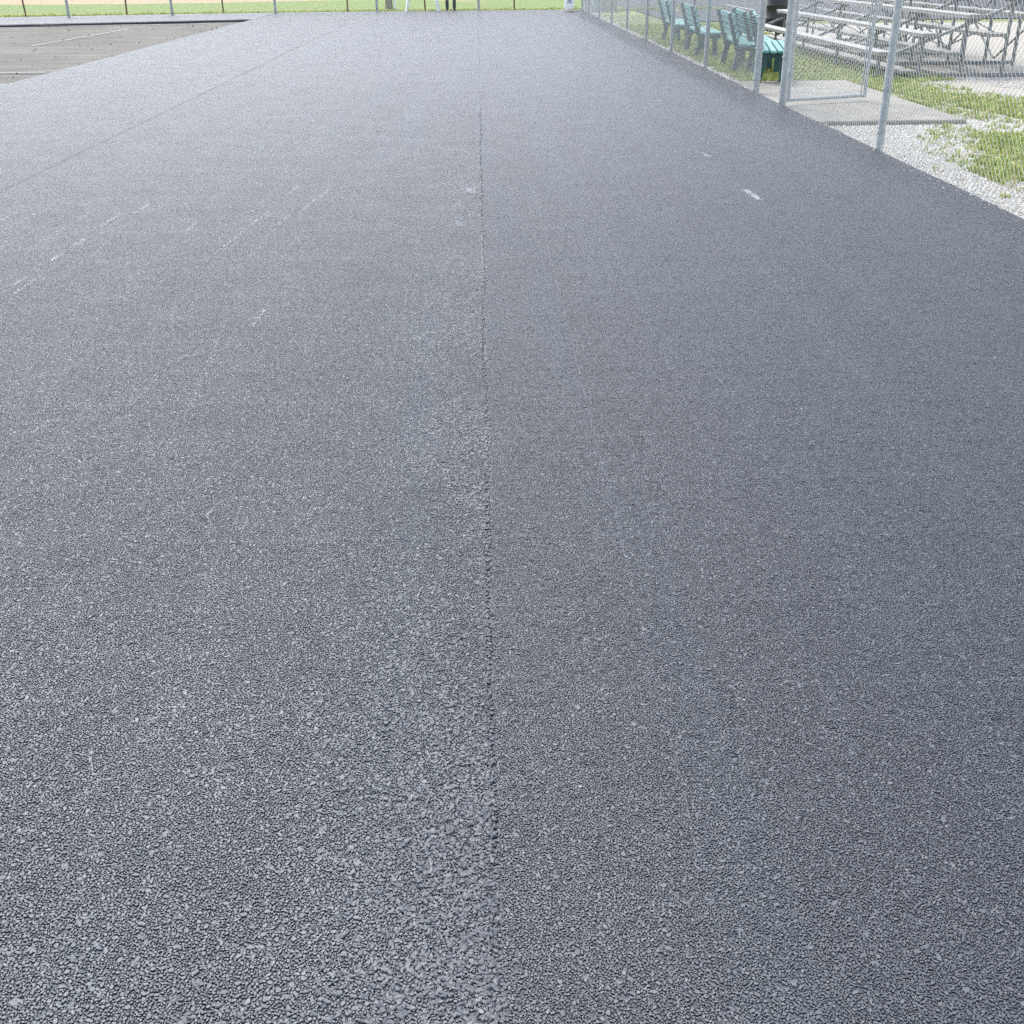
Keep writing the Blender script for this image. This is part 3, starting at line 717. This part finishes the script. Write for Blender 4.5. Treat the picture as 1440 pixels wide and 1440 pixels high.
def make_person():
    root = tag(empty('person', (-0.985, 43.62, GZ+.06), R(6)), 'person in dark trousers standing behind the far edge of the asphalt', 'person')
    # joints: name -> (pos, rx, ry, parent)
    J = [('pelvis', (0, 0, .95), .135, .11, None), ('waist', (0, 0, 1.10), .135, .10, 'pelvis'), ('chest', (0, .0, 1.30), .165, .115, 'waist'),
         ('collar', (0, .01, 1.44), .10, .09, 'chest'), ('neck', (0, .0, 1.52), .055, .055, 'collar'), ('jaw', (0, -.02, 1.60), .066, .078, 'neck'),
         ('brow', (0, -.01, 1.69), .078, .095, 'jaw'), ('crown', (0, .005, 1.76), .055, .07, 'brow')]
    for sx, t in ((-1, 'l'), (1, 'r')):
        J += [('hip'+t, (sx*.10, 0, .86), .098, .098, 'pelvis'), ('thigh'+t, (sx*.115, -.005, .68), .085, .088, 'hip'+t), ('knee'+t, (sx*.125, -.01, .50), .066, .068, 'thigh'+t),
              ('calf'+t, (sx*.13, .01, .34), .066, .068, 'knee'+t), ('ankle'+t, (sx*.13, .015, .10), .062, .064, 'calf'+t), ('heel'+t, (sx*.13, .03, .045), .05, .045, 'ankle'+t),
              ('toe'+t, (sx*.15, -.14, .035), .045, .033, 'heel'+t),
              ('shoulder'+t, (sx*.19, .0, 1.41), .062, .062, 'collar'), ('elbow'+t, (sx*.25, .03, 1.13), .045, .045, 'shoulder'+t), ('wrist'+t, (sx*.24, -.06, .90), .030, .028, 'elbow'+t),
              ('palm'+t, (sx*.24, -.08, .83), .036, .022, 'wrist'+t)]
        for q, (dy, ln) in enumerate(((-.03, .075), (-.01, .085), (.01, .08), (.03, .062))):
            J += [('f%d' % q+t, (sx*.24, -.085+dy, .79), .010, .010, 'palm'+t), ('g%d' % q+t, (sx*.232, -.09+dy, .79-ln*.55), .009, .009, 'f%d' % q+t), ('h%d' % q+t, (sx*.218, -.092+dy, .79-ln), .008, .008, 'g%d' % q+t)]
        J += [('t1'+t, (sx*.225, -.125, .84), .011, .011, 'palm'+t), ('t2'+t, (sx*.215, -.145, .80), .009, .009, 't1'+t)]
    id_ = {j[0]: i for i, j in enumerate(J)}
    me = bpy.data.meshes.new('body'); me.from_pydata([j[1] for j in J], [(i, id_[j[4]]) for i, j in enumerate(J) if j[4]], [])
    body = bpy.data.objects.new('body', me); COL.objects.link(body); body.parent = root
    md = body.modifiers.new('skin', 'SKIN'); md.use_smooth_shade = True
    for i, j in enumerate(J): me.skin_vertices[0].data[i].radius = (j[2], j[3])
    me.skin_vertices[0].data[0].use_root = True
    body.modifiers.new('sub', 'SUBSURF').render_levels = 2
    t = NT('body_and_clothes'); tc = t.n('ShaderNodeTexCoord'); sp = t.n('ShaderNodeSeparateXYZ'); t.l(tc.outputs['Object'], sp.inputs[0])
    z = sp.outputs['Z']; g = lambda v: t.math('GREATER_THAN', z, v); ar = t.math('GREATER_THAN', t.math('ABSOLUTE', sp.outputs['X']), .195)
    c = t.mix(g(.075), (.03, .03, .035), (.010, .020, .021)); c = t.mix(g(.97), c, (.09, .10, .11)); c = t.mix(g(1.53), c, (.50, .32, .24)); c = t.mix(g(1.715), c, (.03, .02, .015))
    c = t.mix(t.math('MULTIPLY', ar, t.math('LESS_THAN', z, .92)), c, (.50, .32, .24))
    me.materials.append(t.out(c, .8))
    one('nose', lambda bm: tube(bm, (0, -.10, 1.64), (0, -.085, 1.68), .016, .008, 8), M['skin'], root, True)
    for sx in (-1, 1):
        one('eye', lambda bm: bmesh.ops.create_uvsphere(bm, u_segments=8, v_segments=6, radius=.011, matrix=Matrix.Translation((sx*.03, -.094, 1.675))), M['black'], root, True)
        one('ear', lambda bm: bmesh.ops.create_uvsphere(bm, u_segments=8, v_segments=6, radius=.024, matrix=Matrix.Translation((sx*.078, 0, 1.655)) @ Matrix.Diagonal((.4, .7, 1.2, 1))), M['skin'], root, True)
    one('mouth', lambda bm: bx(bm, -.022, .022, -.104, -.09, 1.607, 1.614, .002), M['brownbox'], root)
make_person()

def cabinet(name, loc, wx, wy, h, mat, lab):
    root = tag(empty(name, loc), lab, 'cabinet')
    one('body', lambda bm: bx(bm, -wx/2, wx/2, -wy/2, wy/2, 0, h, .012), mat, root)
    one('door', lambda bm: bx(bm, -wx/2+.05, wx/2-.05, -wy/2-.018, -wy/2-.002, .12, h-.08, .005), mat, root)
    one('roof', lambda bm: bx(bm, -wx/2-.03, wx/2+.03, -wy/2-.04, wy/2+.03, h+.002, h+.04, .01), mat, root)
    for k in range(5): one('louvre', lambda bm: bx(bm, wx/2+.002, wx/2+.014, -wy/2+.08, wy/2-.08, .2+k*.09, .24+k*.09), M['black'], root)
    one('handle', lambda bm: bx(bm, wx/2-.14, wx/2-.10, -wy/2-.04, -wy/2-.018, h*.5, h*.5+.14, .004), M['black'], root)
cabinet('grey_cabinet', (4.15, 43.6, GZ), .62, .5, 1.2, M['greybox'], 'grey cabinet just outside the far right corner of the fence')
cabinet('brown_cabinet', (4.75, 43.4, GZ), .5, .5, 1.0, M['brownbox'], 'brownish cabinet beside the grey one near the fence corner')
wpst = one('white_post', lambda bm: (tube(bm, (0, 0, -.1), (0, 0, 1.2), .05, seg=14), tube(bm, (0, 0, 1.2), (0, 0, 1.24), .056, .03, 14)), M['white'], None, True)
wpst.location = (-3.27, 47.6, GZ); tag(wpst, 'thin white post in the grass beyond the far fence', 'post')
sp = one('tree_stump', lambda bm: lathe(bm, [(.20, -.05), (.155, .1), (.14, .3), (.15, .55), (.13, .57), (.05, .575)], 14), M['stump'], None, True)
for v in sp.data.vertices:
    a_ = math.atan2(v.co.y, v.co.x); v.co.x *= 1+.12*math.sin(3*a_+v.co.z*4); v.co.y *= 1+.12*math.sin(2*a_+1)
sp.location = (-3.52, 47.6, GZ); tag(sp, 'grey brown stump beside the thin white post', 'stump')

# ------------------------------------------------------------------ gravel, grass, dirt
def pebble(seed, mat, flat=.7):
    rr = np.random.default_rng(seed); bm = bmesh.new(); bmesh.ops.create_icosphere(bm, subdivisions=1, radius=1)
    for v in bm.verts: v.co *= rr.uniform(.72, 1.15)
    for v in bm.verts: v.co.z *= flat
    return bpy.data.objects.new('pebble', (lambda m: (m.materials.append(mat), m)[1])(bm_mesh('pebble', bm)))
peb = [pebble(100+k, M['gravel']) for k in range(6)]
def sc_peb(name, X, Y, Zb, smin, smax, lab, protos=peb):
    n = len(X); s = rng.uniform(smin, smax, n)
    ro = rng.uniform(0, 6.28, (n, 3)); SC = np.stack([s, s*rng.uniform(.7, 1, n), s*rng.uniform(.6, 1, n)], 1)
    o = scatter(name, np.stack([X, Y, Zb+s*.25], 1), ro, SC, rng.integers(0, len(protos), n), protos); return stuff(o, lab, 'gravel')
n = 85000; X = 3.70+rng.random(n)**1.1*2.7; Y = rng.uniform(4.5, 13.2, n)
k = ~((X < 5.50) & (Y > 12.83))
sc_peb('gravel', X[k], Y[k], GZ, .006, .014, 'white crushed stone strip between the asphalt and the grass')
n = 420; X = 3.74-np.abs(rng.normal(0, .07, n)); Y = rng.uniform(4.5, 30, n); sc_peb('spilled_gravel', X, Y, -STEP, .004, .011, 'a few pale stones spilled onto the asphalt edge')
n = 9000; X = 3.70+np.abs(rng.normal(0, .13, n)); Y = rng.uniform(17.4, 43, n)
sc_peb('edge_gravel', X, Y, GZ, .012, .035, 'pale stones along the foot of the fence')
n = 40000; X = rng.uniform(5.5, 12, n); Y = rng.uniform(11, 20, n); k = (vnoise(X*.8+Y*.5, 61)+vnoise(X*1.9-Y*.8, 62)*.6) > -.1
sc_peb('yard_gravel', X[k], Y[k], GZ, .007, .016, 'loose pale gravel in front of the bleachers')

def tuft(seed):
    rr = np.random.default_rng(seed); V = []; F = []
    for i in range(9):
        a = rr.uniform(0, 6.28); l = rr.uniform(.6, 1.15); b = rr.uniform(0, .35, 1)[0]; ox, oy = rr.uniform(-.35, .35, 2); lean = rr.uniform(.15, .75)
        wx, wy = -math.sin(a)*.06, math.cos(a)*.06; k = len(V)
        V += [(ox-wx, oy-wy, 0), (ox+wx, oy+wy, 0), (ox+math.cos(a)*lean*.45*l+wx*.8, oy+math.sin(a)*lean*.45*l+wy*.8, l*.62), (ox+math.cos(a)*lean*.45*l-wx*.8, oy+math.sin(a)*lean*.45*l-wy*.8, l*.62), (ox+math.cos(a)*lean*l, oy+math.sin(a)*lean*l, l*.95)]
        F += [(k, k+1, k+2, k+3), (k+3, k+2, k+4)]
    me = bpy.data.meshes.new('tuft'); me.from_pydata(V, [], F); me.materials.append(M['blade']); return bpy.data.objects.new('tuft', me)
tf = [tuft(200+k) for k in range(6)]
def sc_grass(name, X, Y, smin, smax, lab):
    n = len(X); s = rng.uniform(smin, smax, n); ro = np.zeros((n, 3)); ro[:, 2] = rng.uniform(0, 6.28, n)
    o = scatter(name, np.stack([X, Y, np.full(n, GZ)], 1), ro, np.stack([s, s, s*rng.uniform(.6, 1.1, n)], 1), rng.integers(0, 6, n), tf); return stuff(o, lab, 'grass')
def seg_dist(X, Y, pl):
    d = np.full(len(X), 9.0)
    for (x0, y0), (x1, y1) in zip(pl[:-1], pl[1:]):
        t_ = np.clip(((X-x0)*(x1-x0)+(Y-y0)*(y1-y0))/((x1-x0)**2+(y1-y0)**2), 0, 1); d = np.minimum(d, np.hypot(X-x0-t_*(x1-x0), Y-y0-t_*(y1-y0)))
    return d
n = 95000; X = rng.uniform(4.3, 9.5, n); Y = rng.uniform(7.5, 18, n)
wn = .16*vnoise(X*3.1+Y*1.7, 91)+.12*vnoise(X*7.3-Y*5.1, 92)
dA = seg_dist(X, Y, [(5.4, 17.3), (5.95, 16.3), (6.25, 15.2), (6.55, 14.4), (6.75, 13.4), (7.4, 12.4)])-.46
dB = seg_dist(X, Y, [(5.62, 15.3), (5.72, 14.4), (5.80, 13.8)])-.06
dC = np.maximum(np.maximum(9.45-Y, (4.62-X)+(Y-10.4)*.37), Y-12.2+.25*(X-5)); 
dd = np.minimum(np.minimum(dA, dB), dC)+wn
k = (dd < 0) | ((dd < .55) & (rng.random(n) < .12)); k &= ~((X < 5.52) & (Y > 12.7) & (Y < 17.45)) & (rng.random(n) < np.where(vnoise(X*2.3+Y*2.9, 93) > .1, 1, .6))
sc_grass('grass_patch', X[k], Y[k], .025, .075, 'short green grass and weeds growing through the gravel')
wd_ = np.array([(4.10, 8.66), (4.12, 8.64), (4.08, 8.67), (4.30, 9.2), (4.02, 9.9)]); sc_grass('small_weeds', wd_[:, 0], wd_[:, 1], .05, .08, 'tiny weeds alone in the white gravel')
n = 16000; X = rng.uniform(4.0, 7.2, n); Y = rng.uniform(17.5, 34, n); sc_grass('grass_strip', X, Y, .03, .08, 'short dry grass around the benches')
n = 9000; X = rng.uniform(-26, 9, n); Y = np.where(X < -6, 43.3+.12*(X+6), 43.6)+np.abs(rng.normal(0, .9, n)); sc_grass('fence_grass', X, Y, .05, .13, 'longer grass along the far fence')

# dirt clods on the old court
clod = [pebble(140+k, mat_plain('dark_clod', (.06, .052, .045), .9, var=.4), .6) for k in range(3)]
n = 170; Y = rng.uniform(14, 38, n); Xc = -7.2-np.abs(rng.normal(0, 3.2, n)); k = Y < pit_edge(Xc)-.1
near = rng.random(n) < .45; Xc = np.where(near, -7.12-np.abs(rng.normal(0, .2, n)), Xc)
k = Y < pit_edge(Xc)-.05
c = sc_peb('dirt_clods', Xc[k], Y[k], -.078, .008, .032, 'dark crumbs and clods left on the old surface', clod); c['category'] = 'dirt'
